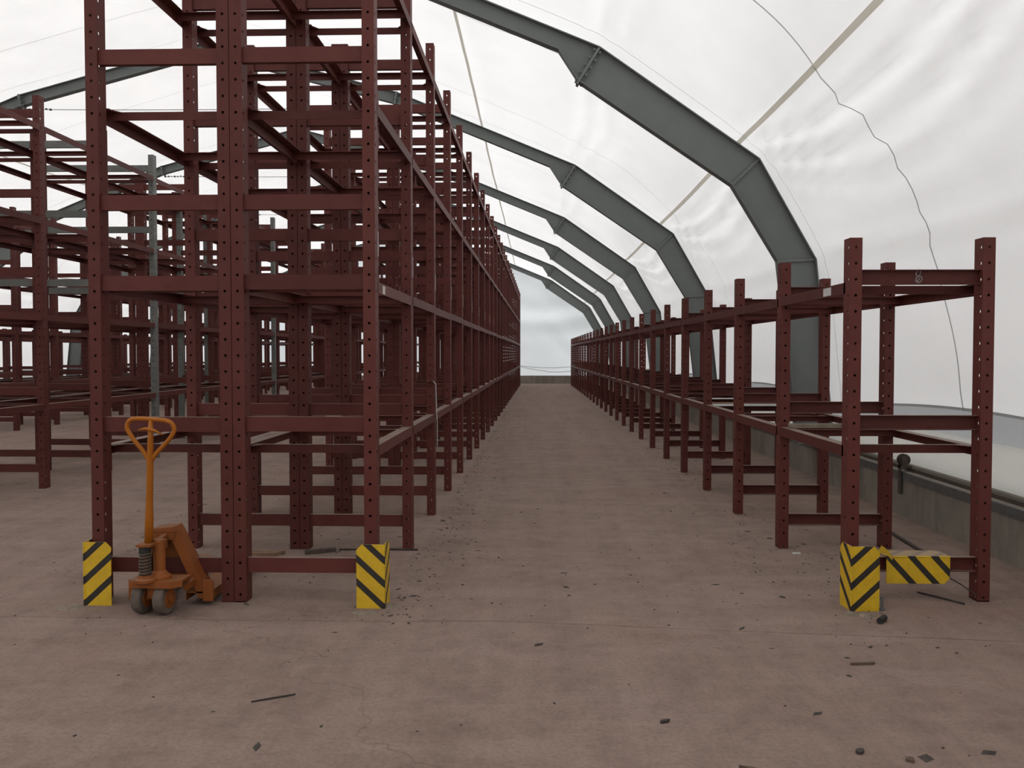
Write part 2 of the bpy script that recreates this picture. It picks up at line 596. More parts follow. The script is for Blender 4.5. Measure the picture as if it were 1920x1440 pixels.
def grid(name, cols, m, parent=None, normals=None):
    """cols: list of rows of points; normals: shading normals taken from the whole membrane"""
    vv = [p for c in cols for p in c]
    w = len(cols[0])
    ff = []
    for a in range(len(cols) - 1):
        for b_ in range(w - 1):
            ff.append((a * w + b_, a * w + b_ + 1, (a + 1) * w + b_ + 1, (a + 1) * w + b_))
    o = MB().idx(vv, ff).build(name, m, parent, smooth=True)
    if normals:
        o.data.normals_split_custom_set_from_vertices([q for c in normals for q in c])
    return o


def hem_rows(y, sgn):
    row = [fab_pt(i, y, sgn) for i in range(0, i_hem - 2)]
    hz = hem_index(y)
    top = row[-1]
    for t in (0.5, 1.0):
        row.append((top[0] + sgn * 0.03 * t, y, top[2] + (hz - top[2]) * t))
    return row


full = []
for y in YS:
    rr_, ll_ = hem_rows(y, 1), hem_rows(y, -1)
    full.append(ll_[:0:-1] + rr_)
NH = len(hem_rows(0.0, 1))
mid_i = NH - 1
from mathutils.geometry import normal as _n
fn = []
for a in range(len(full)):
    row = []
    for b_ in range(len(full[0])):
        p = Vector(full[a][min(b_ + 1, len(full[0]) - 1)]) - Vector(full[a][max(b_ - 1, 0)])
        q = Vector(full[min(a + 1, len(full) - 1)][b_]) - Vector(full[max(a - 1, 0)][b_])
        row.append(tuple(p.cross(q).normalized()))
    fn.append(row)
lo, hi = mid_i - i_wall, mid_i + i_wall
roof = struct(grid('ceiling', [c[lo:hi + 1] for c in full], M_FABRIC, None, [c[lo:hi + 1] for c in fn]))
walls = {}
for sgn, side in ((1, 'right'), (-1, 'left')):
    cut = slice(hi, None) if sgn > 0 else slice(0, lo + 1)
    w = struct(grid('wall_' + side, [c[cut] for c in full], M_FABRIC, None, [c[cut] for c in fn]))
    cols = [c if sgn > 0 else c[::-1] for c in full]
    walls[side] = w
    # grey mesh band below the hem, then the loose white skirt lying on the kerb
    mc, sc_ = [], []
    for y, c in zip(YS, cols):
        x, _, z = c[-1]
        p = (y - FR0) / FRS; p -= math.floor(p)
        bz = 0.73 + 0.08 * math.sin(PI * p) + 0.012 * noise.noise((y * 0.8, 0, sgn))
        bx = XC + sgn * 10.86
        mc.append([(x - sgn * 0.012, y, z + 0.03)] + [(x + (bx - x) * t, y, z + (bz - z) * t) for t in (0.15, 0.5, 1.0)])
        wob = 0.05 * noise.noise((y * 0.45, 4.0, sgn)) + 0.02 * noise.noise((y * 2.1, 1.0, sgn))
        roll = [(0.0, bz + 0.01), (-0.04, bz + 0.02), (-0.12, bz - 0.02 + wob), (-0.20, bz - 0.08 + wob), (-0.245, 0.60 + wob * 0.5),
                (-0.25, 0.53), (-0.20, 0.482), (-0.08, 0.479), (0.03, 0.479)]
        sc_.append([(bx + sgn * (dx + (wob * 0.4 if 1 < k < 6 else 0)), y, zz) for k, (dx, zz) in enumerate(roll)])
    grid('mesh_strip', mc, M_MESH, w)
    grid('loose_skirt', sc_, M_SKIRT, w)
    # welded seams across the roof and walls, plus the pocket seams beside each frame
    seams = [(8.3, M_SEAM, 0.024), (12.75, M_SEAM, 0.014), (17.05, M_SEAM, 0.014)]
    seams += [(17.05 + 4.35 * k, M_SEAM, 0.014) for k in range(1, 7)]
    seams += [(FR0 + FRS * k - 0.36, M_SEAM_FAINT, 0.014) for k in range(0, 5)]
    for y, m, wd in seams:
        mb = MB()
        L, R = [], []
        lo = i_hem - 2
        for i in range(0, lo):
            wig = 0.03 * noise.noise((SS[i] * 0.6, y, sgn * 1.7)) + 0.05 * math.exp(-((SS[i] - KN[2]) / 0.3) ** 2)
            L.append(fab_pt(i, y - wd / 2 + wig, sgn, 0.006)); R.append(fab_pt(i, y + wd / 2 + wig, sgn, 0.006))
        for q in (L, R):            # carry the seam down to the hem
            x, yy, z = q[-1]
            hz = hem_index(yy)
            q += [(x + sgn * 0.015, yy, z + (hz - z) * 0.5), (x + sgn * 0.03, yy, hz)]
        for i in range(len(L) - 1):
            mb.face(L[i], R[i], R[i + 1], L[i + 1])
        mb.build('seam', m, roof)
    # straps that run the length of the tent under the cloth
    for s_frac, sag, m in ((KN[1] + (KN[2] - KN[1]) * 0.865, 0.0, M_STRAP), (KN[0] + (KN[1] - KN[0]) * 0.48, 0.13, M_STRAP)):
        i = min(range(len(SS)), key=lambda q: abs(SS[q] - s_frac))
        mb = MB()
        L, R = [], []
        tdir = (SP[i + 1] - SP[i - 1]).normalized()
        for y in YS:
            if y < -3:
                continue
            p = (y - FR0) / FRS; p -= math.floor(p)
            a = fab_pt(i, y, sgn, 0.012)
            sg = sag * math.sin(PI * p)
            wd = 0.030 if sag == 0 else 0.026
            sx = 0.0
            L.append((a[0] - sgn * tdir.x * wd + sx, y, a[2] - tdir.y * wd - sg))
            R.append((a[0] + sgn * tdir.x * wd + sx, y, a[2] + tdir.y * wd - sg))
        for k in range(len(L) - 1):
            mb.face(L[k], R[k], R[k + 1], L[k + 1])
        mb.build('strap', m, roof, smooth=True)

# gable cloths at both ends
def gable(y0, name, out):
    cols = []
    nx, nzc = 150, 64
    prof = [(XC + p.x, p.y) for p in SP]
    def ztop(ax):
        for i in range(len(SP) - 1):
            if SP[i].x <= ax <= SP[i + 1].x:
                t = (ax - SP[i].x) / max(1e-6, SP[i + 1].x - SP[i].x)
                return SP[i].y + (SP[i + 1].y - SP[i].y) * t
        return SP[-1].y
    XM = 10.52
    for a in range(nx + 1):
        ox = -XM + 2 * XM * a / nx
        zt = max(ztop(abs(ox)) - 0.01, 0.5)
        row = []
        for b_ in range(nzc + 1):
            z = 0.40 + (zt - 0.40) * b_ / nzc
            f = math.sin(PI * b_ / nzc) ** 0.7
            x = XC + ox
            # cloth hangs in swags below the haunch
            sw = math.hypot((x - 0.4) * 0.8, (z - 7.0) * 1.05)
            d = 0.07 * math.sin(sw * 3.6) * math.exp(-((sw - 3.7) / 1.1) ** 2)
            d += 0.14 * noise.noise((x * 0.35, z * 0.5, 9.1)) + 0.05 * noise.noise((x * 1.2 + z, z * 0.5, 2.2))
            d += 0.05 * noise.noise((x * 2.4, z * 0.3, 5.0)) * max(0, 1 - z / 2.0)
            row.append((x, y0 + out * (0.14 + d * f * 1.1), z))
        cols.append(row)
    return struct(grid(name, cols, M_GABLE))


gf = gable(GABLE - 0.12, 'wall_far', 1)
gb = gable(BACK, 'wall_back', -1)
# slack rope along the foot of the far gable
for x0, x1, z0, z1, sag in ((-1.2, 0.6, 0.98, 0.66, 0.03), (0.6, 2.4, 0.62, 0.74, 0.05), (-1.0, 2.2, 0.96, 0.93, 0.10)):
    pts = [(x0 + (x1 - x0) * t / 14, GABLE - 0.33, z0 + (z1 - z0) * t / 14 - sag * math.sin(PI * t / 14)) for t in range(15)]
    MB().tube(pts, 0.012, 5).build('slack_rope', M_WIRE, gf)

# ------------------------------------------------------------------ steel arch frames
def seg_mesh(name, o1, o2, i2, i1, fw=0.16):
    """one plate-girder length: web between the outer and inner edges, a flange on each"""
    mb = MB()
    tw, tf = 0.010, 0.014
    mb.prism([o1, o2, i2, i1], -tw / 2, tw / 2)
    for a, b_, s in ((o1, o2, 1), (i1, i2, -1)):
        a = Vector(a); b_ = Vector(b_)
        t = (b_ - a).normalized()
        n_ = Vector((-t.y, t.x))
        mid_o = (Vector(o1) + Vector(o2)) / 2; mid_i = (Vector(i1) + Vector(i2)) / 2
        if n_.dot((mid_o - mid_i) * s) < 0:
            n_ = -n_
        q = [tuple(a), tuple(b_), tuple(b_ - n_ * tf), tuple(a - n_ * tf)]
        mb.prism(q, -fw / 2, fw / 2)
    me = mb.mesh(name, M_ARCH)
    fix_normals(me)
    return me


def plate_mesh(o, i, w=0.24, ext=0.05, bolts=5):
    o = Vector(o); i = Vector(i)
    t = (i - o).normalized(); n_ = Vector((-t.y, t.x)) * 0.016
    a = o; b_ = i + t * ext
    mb = MB()
    mb.prism([tuple(a + n_), tuple(b_ + n_), tuple(b_ - n_), tuple(a - n_)], -w / 2, w / 2)
    for k in range(bolts):
        c = a.lerp(b_, (k + 0.6) / bolts)
        for s in (-1, 1):
            for yy in (-0.055, 0.055):
                e = c + n_ * s * 1.9
                q = [tuple(e + t * 0.016), tuple(e + n_.normalized() * s * 0.02 + t * 0.016), tuple(e + n_.normalized() * s * 0.02 - t * 0.016), tuple(e - t * 0.016)]
                mb.prism(q, yy - 0.016, yy + 0.016)
    me = mb.mesh('joint_plate', M_ARCH)
    fix_normals(me)
    return me


def mir(p, s):
    return (p[0] * s, p[1])


SEGS = {}
for s in (1, -1):
    O = [mir(p, s) for p in OUT]; I = [mir(p, s) for p in INN]
    # point on the outer edge above the start of the haunch taper
    tap = mir((OUT[1][0] + (OUT[2][0] - OUT[1][0]) * 0.855, OUT[1][1] + (OUT[2][1] - OUT[1][1]) * 0.855), s)
    SEGS[s] = [('ridge_beam', seg_mesh('ridge_beam', O[0], O[1], I[1], I[0])),
               ('rafter', seg_mesh('rafter', O[1], tap, I[2], I[1])),
               ('haunch', seg_mesh('haunch', tap, O[2], I[3], I[2])),
               ('knee_girder', seg_mesh('knee_girder', O[2], O[3], I[4], I[3])),
               ('leg_girder', seg_mesh('leg_girder', O[3], O[4], I[5], I[4])),
               ('column', seg_mesh('column', O[4], O[5], I[6], I[5])),
               ('joint_plate', plate_mesh(O[1], I[1], 0.22, 0.03, 3)),
               ('joint_plate', plate_mesh(O[2], I[3], 0.15, 0.04, 5)),
               ('stiffener', plate_mesh(O[3], I[4], 0.07, 0.0, 0)),
               ('stiffener', plate_mesh(O[4], I[5], 0.07, 0.0, 0)),
               ('foot_plate', plate_mesh((O[5][0], O[5][1]), (I[6][0], I[6][1]), 0.26, 0.02, 0))]
RP = plate_mesh(OUT[0], INN[0], 0.22, 0.03, 3)
ORD = ['nearest', 'second nearest', 'third nearest', 'fourth nearest', 'fifth nearest', 'farthest']
for k in range(0, 6):
    y = FR0 + FRS * k
    if k == 5:
        y = GABLE - 0.45
    lab = 'grey steel arch frame against the far gable cloth' if k == 5 else \
        '%s grey steel arch frame spanning the tent over the racks' % ORD[k]
    fr = thing('arch_frame', lab, 'arch frame', (XC, y, 0), group='steel arch frames of the tent')
    for s in (1, -1):
        for nm, me in SEGS[s]:
            obj(nm, me, fr)
    obj('joint_plate', RP, fr)
    if k < 5:
        a, b_ = INN[1][0], -INN[1][0]
        pts = [(a + (b_ - a) * t / 20, 0, INN[1][1] - 0.06 - 0.03 * math.sin(PI * t / 20)) for t in range(21)]
        MB().tube(pts, 0.008, 5).build('tie_cable', M_WIRE, fr)
        for s in (-1, 1):       # clamp cluster where the cable is made off
            mb = MB()
            for q in range(7):
                mb.box(s * (a - 0.05 - q * 0.09) - 0.018, s * (a - 0.05 - q * 0.09) + 0.018, -0.02, 0.02, INN[1][1] - 0.085 + 0.008 * (q % 3), INN[1][1] - 0.05 + 0.008 * (q % 2))
            mb.build('cable_clamp', M_BLACK, fr)['kind'] = 'stuff'

# ------------------------------------------------------------------ pallet racks
S = 1.585          # bay length
D = 0.92           # rack depth
PW, PD, PT = 0.078, 0.115, 0.005
H_TALL, H_LOW = 4.62, 2.34
TIES_TALL = [0.285, 1.195, 2.10, 2.61, 3.535, 4.47]       # top edges
TIES_LOW = [0.285, 1.205, 2.14]
LV_TALL = [1.005, 2.065, 3.195, 4.29]
LV_LOW = [1.0, 2.055]


def holed_plate(mb, P, U, N, w, H, hu, r=0.0095, pitch=0.1025, t=PT):
    """upright strip of width w with a column of round holes; P corner, U width direction, N thickness direction"""
    P = Vector(P); U = Vector(U); N = Vector(N); Z = Vector((0, 0, 1))
    cells = int((H - 0.075) / pitch) + 1
    z0 = (H - 0.06) - (cells - 1) * pitch
    def pt(u, z, s):
        return tuple(P + U * u + Z * z + N * (t * s))
    for k in range(cells):
        zc = z0 + pitch * k
        za = 0.0 if k == 0 else zc - pitch / 2
        zb = zc + pitch / 2 if k < cells - 1 else H
        ring = [(hu + r * math.cos(PI / 4 * q + PI / 8), zc + r * math.sin(PI / 4 * q + PI / 8)) for q in range(8)]
        rect = [(w, zc), (w, zb), (hu, zb), (0, zb), (0, zc), (0, za), (hu, za), (w, za)]
        # ring q sits between rect q and q+1 in angle
        vv = []
        for s in (0, 1):
            vv += [pt(u, z, s) for u, z in rect] + [pt(u, z, s) for u, z in ring]
        ff = []
        for q in range(8):
            q2 = (q + 1) % 8
            ff.append((q, q2, 8 + q2 if False else 8 + q))                # rect edge to ring vertex
            ff.append((q2, 8 + q2, 8 + q))
            ff.append((16 + q, 24 + q, 16 + q2))
            ff.append((16 + q2, 24 + q, 24 + q2))
            ff.append((8 + q, 8 + q2, 24 + q2, 24 + q))
        mb.idx(vv, ff)
    for u in (0, w):
        mb.face(pt(u, 0, 0), pt(u, 0, 1), pt(u, H, 1), pt(u, H, 0))
    mb.face(pt(0, H, 0), pt(w, H, 0), pt(w, H, 1), pt(0, H, 1))


def post_mesh(name, H, foot=True):
    mb = MB()
    holed_plate(mb, (0, 0, 0), (1, 0, 0), (0, 1, 0), PW, H, PW * 0.5)
    holed_plate(mb, (0, PT, 0), (0, 1, 0), (1, 0, 0), PD - 2 * PT, H, 0.026, 0.0115)
    holed_plate(mb, (PW, PT, 0), (0, 1, 0), (-1, 0, 0), PD - 2 * PT, H, 0.026, 0.0115)
    mb.box(0, 0.026, PD - PT, PD, 0.008, H); mb.box(PW - 0.026, PW, PD - PT, PD, 0.008, H)
    mb.box(0.0, PW, 0.0, PD, 0.0, 0.006)
    me = mb.mesh(name, M_RED)
    fix_normals(me)
    return me


ME_POST = post_mesh('post', H_TALL)
ME_POSTL = post_mesh('post', H_LOW)
TX0, TX1 = PW - PT, D - PW + PT


def tie_mesh(open_front):
    mb = MB()
    h, dp, t = 0.095, 0.045, 0.005
    y0 = 0.022
    if open_front:
        mb.box(TX0, TX1, y0 + dp - t, y0 + dp, -h, 0)
    else:
        mb.box(TX0, TX1, y0, y0 + t, -h, 0)
    mb.box(TX0, TX1, y0 + (0 if open_front else t), y0 + dp - (t if open_front else 0), -t, 0)
    mb.box(TX0, TX1, y0 + (0 if open_front else t), y0 + dp - (t if open_front else 0), -h, -h + t)
    return mb.mesh('cross_tie', M_RED)


ME_TIE = tie_mesh(False)
ME_TIEO = tie_mesh(True)


def beam_mesh(side):
    """angle iron along the bay: side 1 = right-hand side of the rack"""
    mb = MB()
    h, w, t = 0.072, 0.075, 0.006
    y0, y1 = PD - 0.03, S + 0.004
    if side > 0:
        mb.box(D - t, D, y0, y1, -h, 0)
        mb.box(D - w, D - t, y0, y1, -t, 0)
    else:
        mb.box(0, t, y0, y1, -h, 0)
        mb.box(t, w, y0, y1, -t, 0)
    return mb.mesh('beam', M_RED)


ME_BEAM = {1: beam_mesh(1), -1: beam_mesh(-1)}


def bar_mesh(end):
    """cross bar of a shelf near one end of the bay, with its corner plates"""
    mb = MB()
    h, w, t = 0.055, 0.04, 0.005
    yb = PD + 0.10 if end == 0 else S - 0.14
    x0, x1 = 0.008, D - 0.008
    z = -0.0065
    mb.box(x0, x1, yb, yb + t, z - h, z)
    ya, yc = (yb + t, yb + w) if end == 0 else (yb - w, yb)
    mb.box(x0, x1, ya, yc, z - t, z)
    s = 1 if end == 0 else -1
    for xa, q in ((x0, 1), (x1, -1)):
        tri = [(xa, yb), (xa + q * 0.125, yb), (xa + q * 0.085, yb - s * 0.06), (xa + q * 0.085, yb - s * 0.095), (xa, yb - s * 0.095)]
        mb.prism(tri, z - 0.006, z, 'z')
    me = mb.mesh('cross_bar', M_RED)
    fix_normals(me)
    return me


ME_BAR = {0: bar_mesh(0), 1: bar_mesh(1)}


def use_mat(o, m):
    o.material_slots[0].link = 'OBJECT'
    o.material_slots[0].material = m


def build_rack(label, x, y, heading, k0, k1, tall=True, open_ties=False, far=99, grey=(), group=None):
    """frames k0..k1 (bay k runs from frame k to k+1); heading in radians, clockwise positive; far: frame index past which cross bars are joined"""
    root = thing('pallet_rack', label, 'pallet rack', (x, y, 0), (0, 0, -heading), group)
    post = ME_POST if tall else ME_POSTL
    ties = TIES_TALL if tall else TIES_LOW
    lv = LV_TALL if tall else LV_LOW
    tie = ME_TIEO if open_ties else ME_TIE
    rnd = random.Random(hash(label) % 1000 if False else len(label) * 7 + k0)
    farv = MB()
    for k in range(k0, k1 + 1):
        yy = k * S
        for j, xx in enumerate((0, D - PW)):
            o = obj('post', post, root, (xx, yy, 0))
            if ('post', k, j) in grey:
                use_mat(o, M_GREYPAINT)
        for j, z in enumerate(ties):
            o = obj('cross_tie', tie, root, (0, yy, z + rnd.uniform(-0.004, 0.004)))
            if ('tie', k, j) in grey:
                use_mat(o, M_GREYPAINT)
        if k == k1:
            break
        for j, z in enumerate(lv):
            for sd in (1, -1):
                dz = rnd.uniform(-0.006, 0.006)
                o = obj('beam', ME_BEAM[sd], root, (0, yy, z + dz))
            for en in (0, 1):
                if k < far:
                    obj('cross_bar', ME_BAR[en], root, (0, yy, z))
                else:
                    me = ME_BAR[en]
                    farv.idx([(v.co.x, v.co.y + yy, v.co.z + z) for v in me.vertices], [tuple(p.vertices) for p in me.polygons])
    if farv.v:
        o = farv.build('cross_bar', M_RED, root)
        o['kind'] = 'stuff'
    return root


NB = 25
HEAD1 = 10 / F_PX
# row 1: back-to-back pair left of the aisle
R1X = -2.862
GAP = 0.004
row1_l = build_rack('tall dark red steel rack whose front end the orange pallet jack stands at', R1X, 5.742, HEAD1, 0, NB, group='tall racks')
row1_r = build_rack('tall dark red steel rack lining the left side of the wide open aisle', R1X + (D + GAP) * math.cos(HEAD1), 5.742 - (D + GAP) * math.sin(HEAD1), HEAD1, 0, NB, group='tall racks')
# right-hand low rack
RRX = 2.005
rack_r = build_rack('low two-level dark red rack along the right tent wall, chalked 8', RRX, 5.87, -11 / F_PX, 0, NB, tall=False, open_ties=True, group='low racks')
# row 2 and row 3 further left, rack along the left wall
R2X = -7.66
row2_r = build_rack('tall rack in second row left of the pallet jack, with one grey post', R2X + D + GAP, 5.80, 0.0, 2, NB, far=11,
                    grey={('post', 5, 1), ('post', 9, 1), ('post', 7, 0)} | {('tie', k, j) for k in (4, 5) for j in (3, 4, 5)}, group='tall racks')
row2_l = build_rack('tall rack back to back behind the second row with the grey post', R2X, 5.80, 0.0, 2, NB, far=11,
                    grey={('post', 8, 1)} | {('tie', k, j) for k in (4, 5) for j in (3, 4, 5)}, group='tall racks')
R3X = -12.60
row3_r = build_rack('tall rack of the third row, seen far left through the second row', R3X + D + GAP, 5.80, 0.0, 7, NB, far=9, group='tall racks')
row3_l = build_rack('tall rack on the far side of the third row', R3X, 5.80, 0.0, 8, NB, far=9, group='tall racks')
rack_l = build_rack('low rack against the far left tent wall, glimpsed through the rows', XC * 2 - RRX - D, 5.87, 0.0, 12, NB, tall=False, far=12, group='low racks')

# paper strips and labels stuck on the aisle-side posts and beams
ME_TAG = MB().box(0, 0.0015, 0, 0.018, 0, 0.16).mesh('paper_strip', M_PAPER)
for k in range(0, 10):
    obj('paper_strip', ME_TAG, row1_r, (D + 0.0005, k * S + PD - 0.02, 2.225))
MB().box(D, D + 0.0015, 0.27, 0.36, 1.995, 2.05).build('paper_label', M_PAPER, row1_r)
MB().box(-0.0015, 0, 0.36, 0.52, 1.995, 2.05).build('paper_label', M_PAPER, rack_r)

# the chalked number on the top tie of the right rack: two loops drawn by hand
def loop(cx, cz, rx, rz, y, tilt):
    return [(cx + rx * math.cos(a) + tilt * math.sin(a) * rz, y, cz + rz * math.sin(a)) for a in [2 * PI * q / 18 for q in range(18)]]


mb = MB()
mb.tube(loop(0.458, 2.118, 0.014, 0.020, 0.0595, 0.25), 0.0052, 5, True)
mb.tube(loop(0.462, 2.078, 0.019, 0.021, 0.0595, 0.2), 0.0052, 5, True)
mb.tube([(0.446, 0.0595, 2.060), (0.464, 0.0595, 2.080), (0.472, 0.0595, 2.100)], 0.004, 5)
mb.build('chalked_number_8', M_PAINTMARK, rack_r)

# ------------------------------------------------------------------ impact guards
def guard_mesh(flip):
    """angle guard, corner at the origin, plates to +x (or -x when flipped) and +y"""
    w, h, t, c = 0.178, 0.405, 0.008, 0.035
    s = -1 if flip else 1
    mb = MB()
    mb.prism([(0, 0), (s * w, 0), (s * w, h - c), (s * (w - c), h), (0, h)], 0, t)
    mb.prism([(t, 0), (w, 0), (w, h - c), (w - c, h), (t, h)], 0, s * t, 'x')
    mb.tube([(s * 0.004, 0.004, 0.0), (s * 0.004, 0.004, h)], 0.0075, 8)
    me = mb.mesh('impact_guard', M_HAZARD)
    fix_normals(me)
    return me


GR = guard_mesh(False); GL = guard_mesh(True)


def guard(label, loc, rot, flip, chips=True):
    root = thing('impact_guard', label, 'impact guard', loc, rot, group='hazard-striped impact guards')
    obj('angle_plate', GL if flip else GR, root)
    return root


g1 = guard('yellow and black striped guard on the floor left of the pallet jack', (-2.872, 5.64, 0), (0, 0, 0.0), False)
g2 = guard('striped guard at left corner of the wide aisle, beside the double post', (-0.948, 5.615, 0), (0, 0, -0.02), True)
g3 = guard('leaning striped guard standing at the front corner of the right rack', (1.955, 5.63, 0.0), (0.0, 0.0, 0.06), False)
# anchor foot and bolt of guard 3, torn concrete around the bases
MB().lathe([(0.016, 0.0), (0.016, 0.02), (0.009, 0.021), (0.009, 0.075), (0.012, 0.076), (0.012, 0.088)], 10, 'z', (0.20, 0.01, 0)).build('anchor_bolt', M_STEEL, g3)
MB().prism([(0.17, 0.36), (0.20, 0.405), (0.24, 0.375), (0.27, 0.33), (0.265, 0.315), (0.235, 0.345), (0.19, 0.365)], 0.02, 0.028).build('bent_tab', M_YELLOW, g3)
# the knocked-off guard hanging over the bottom tie
g4 = thing('impact_guard', 'striped guard lying sideways over the bottom tie of the right rack', 'impact guard', (2.262, 5.868, 0.287), (0, 0, 0), group='hazard-striped impact guards')
o = obj('angle_plate', GR, g4)
# local +z runs along the tie, +x hangs down in front, +y lies back on the tie
o.matrix_local = Matrix(((0, 0, 1, 0), (0, 1, 0, 0), (-1, 0, 0, 0.008), (0, 0, 0, 1)))

lump_id = 0
def lump(x, y, r, h, m, label, cat='rubble', grp='crumbled lumps round the guards'):
    global lump_id
    lump_id += 1
    rn = random.Random(lump_id)
    mb = MB()
    n_ = 9
    ring0 = [(r * (0.8 + 0.4 * rn.random()) * math.cos(2 * PI * k / n_), r * 0.7 * (0.8 + 0.4 * rn.random()) * math.sin(2 * PI * k / n_), 0) for k in range(n_)]
    ring1 = [(p[0] * 0.6, p[1] * 0.6, h * (0.7 + 0.5 * rn.random())) for p in ring0]
    mb.idx(ring0 + ring1, [(k, (k + 1) % n_, n_ + (k + 1) % n_, n_ + k) for k in range(n_)] + [tuple(range(n_, 2 * n_))])
    return tag(mb.build('mortar_lump', m, None, (x, y, 0.0)), label, cat, grp)


M_LUMP = plain('pale_mortar', (0.20, 0.16, 0.12), 0.95, 0, 0.3)
lump(1.93, 5.56, 0.05, 0.022, M_LUMP, 'pale mortar crumb left of the leaning guard foot')
lump(2.02, 5.54, 0.055, 0.018, M_LUMP, 'flat mortar crumb in front of the leaning guard foot')
lump(-0.91, 5.66, 0.06, 0.02, M_LUMP, 'mortar crumb on aisle side of the guard by the double post')
lump(-1.06, 5.53, 0.08, 0.012, M_LUMP, 'broken mortar flake in front of the guard by the double post')
lump(-2.93, 5.58, 0.09, 0.012, M_LUMP, 'low mortar heap by the guard left of the pallet jack')
bolt = MB()
bolt.tube([(0, 0, 0.019), (0.055, 0.075, 0.019)], 0.019, 10)
bolt.tube([(0.055, 0.075, 0.019), (0.062, 0.0845, 0.019)], 0.012, 8)
tag(bolt.build('rubber_sleeve', M_BLACK, None, (2.035, 5.37, 0)), 'short black sleeve lying in front of the leaning guard', 'sleeve')

# ------------------------------------------------------------------ pallet jack
M_SPRING = plain('brown_spring_steel', (0.10, 0.075, 0.06), 0.6, 0.3)
JX, JY = -2.35, 5.48
jack = thing('pallet_jack', 'orange hand pallet jack with looped handle pushed under the rack front', 'pallet jack', (JX, JY, 0), (0, 0, 0))


def wheel(x, y, yaw):
    mb = MB()
    R, w = 0.098, 0.066
    mb.lathe([(R - 0.014, -w / 2), (R - 0.004, -w / 2 + 0.004), (R, -w / 2 + 0.014), (R, w / 2 - 0.014), (R - 0.004, w / 2 - 0.004), (R - 0.014, w / 2)], 36, 'x')
    wv = mb.build('steering_wheel', M_TYRE, jack, (x, y, R), (0, 0, yaw))
    hb = MB()
    for sd in (-1, 1):
        hb.lathe([(0.062, sd * (w / 2 - 0.002)), (0.058, sd * (w / 2 + 0.003)), (0.024, sd * (w / 2 + 0.003)), (0.024, sd * (w / 2 + 0.014)), (0.012, sd * (w / 2 + 0.016))], 20, 'x')
    me = hb.mesh('hub', M_ORANGE); fix_normals(me)
    obj('hub', me, wv)
    return wv


WY = -0.16          # the wheels are steered a little
wheel(-0.072, 0.012, WY)
wheel(0.072, -0.012, WY)
mb = MB()
mb.tube([(-0.105, 0.017, 0.098), (0.105, -0.017, 0.098)], 0.014, 10)
mb.box(-0.03, 0.03, -0.03, 0.045, 0.10, 0.20)
mb.build('axle_yoke', M_ORANGE, jack)
# turntable plate over the wheels
mb = MB()
mb.prism([(-0.125, -0.075), (0.13, -0.095), (0.19, -0.04), (0.19, 0.10), (-0.13, 0.10)], 0.203, 0.217, 'z')
mb.prism([(-0.125, -0.075), (0.13, -0.095), (0.13, -0.087), (-0.125, -0.067)], 0.176, 0.203, 'z')
mb.prism([(0.13, -0.095), (0.19, -0.04), (0.19, -0.032), (0.13, -0.087)], 0.176, 0.203, 'z')
me = mb.mesh('turntable_plate', M_ORANGE); fix_normals(me); obj('turntable_plate', me, jack)
# pump body with spring
mb = MB()
mb.lathe([(0.07, 0.217), (0.07, 0.235), (0.05, 0.25), (0.036, 0.27), (0.036, 0.45), (0.03, 0.46)], 20, 'z', (0.035, 0.0, 0))
mb.box(-0.05, 0.07, -0.02, 0.04, 0.40, 0.455)
me = mb.mesh('pump_body', M_ORANGE); fix_normals(me); pump = obj('pump_body', me, jack)
SX, SY = -0.020, -0.078
sp = [(SX + 0.031 * math.cos(t * 0.5), SY + 0.031 * math.sin(t * 0.5), 0.255 + 0.14 * t / 90) for t in range(91)]
MB().tube(sp, 0.0075, 6).build('spring', M_SPRING, pump)
mb = MB()
mb.lathe([(0.017, 0.235), (0.017, 0.43)], 12, 'z', (SX, SY, 0))
mb.lathe([(0.062, 0.217), (0.062, 0.232), (0.045, 0.24), (0.042, 0.256)], 16, 'z', (SX, SY, 0))
mb.box(SX - 0.04, SX + 0.045, SY - 0.035, 0.0, 0.432, 0.446)
mb.build('plunger', M_ORANGE, pump)
MB().lathe([(0.032, 0.388), (0.036, 0.395), (0.036, 0.425), (0.03, 0.431)], 16, 'z', (SX, SY, 0)).build('rubber_cap', M_BLACK, pump)
# drawbar and loop handle
A = Vector((-0.012, -0.04, 0.44)); Bp = Vector((0.022, -0.085, 0.955))
MB().tube([A, A.lerp(Bp, 0.3), A.lerp(Bp, 0.5), Bp, Bp.lerp(A, -0.26), Bp.lerp(A, -0.49)], [0.026, 0.025, 0.021, 0.020, 0.017, 0.013], 12).build('drawbar', M_ORANGE_TOP, jack, smooth=True)
T = (Bp - A).normalized(); X = Vector((1, 0, 0)); X = (X - T * X.dot(T)).normalized()
ctrl = [(0.0, 0.0), (-0.035, 0.05), (-0.10, 0.125), (-0.134, 0.175), (-0.143, 0.21), (-0.125, 0.243), (-0.085, 0.256), (0.0, 0.258),
        (0.085, 0.256), (0.125, 0.243), (0.143, 0.21), (0.134, 0.175), (0.10, 0.125), (0.035, 0.05)]
base = Bp + T * (-0.005)
def catmull(P, n=4):
    out = []
    m = len(P)
    for i in range(m):
        p0, p1, p2, p3 = P[i - 1], P[i], P[(i + 1) % m], P[(i + 2) % m]
        for k in range(n):
            t = k / n
            out.append(tuple(0.5 * (2 * b1 + (c - a0) * t + (2 * a0 - 5 * b1 + 4 * c - d) * t * t + (3 * b1 - a0 - 3 * c + d) * t ** 3) for a0, b1, c, d in zip(p0, p1, p2, p3)))
    return out
MB().tube([base + X * u + T * v for u, v in catmull(ctrl, 3)], 0.0135, 10, True).build('handle_loop', M_ORANGE_TOP, jack, smooth=True)
mb = MB()
N_ = X.cross(T).normalized()
if N_.y > 0:
    N_ = -N_
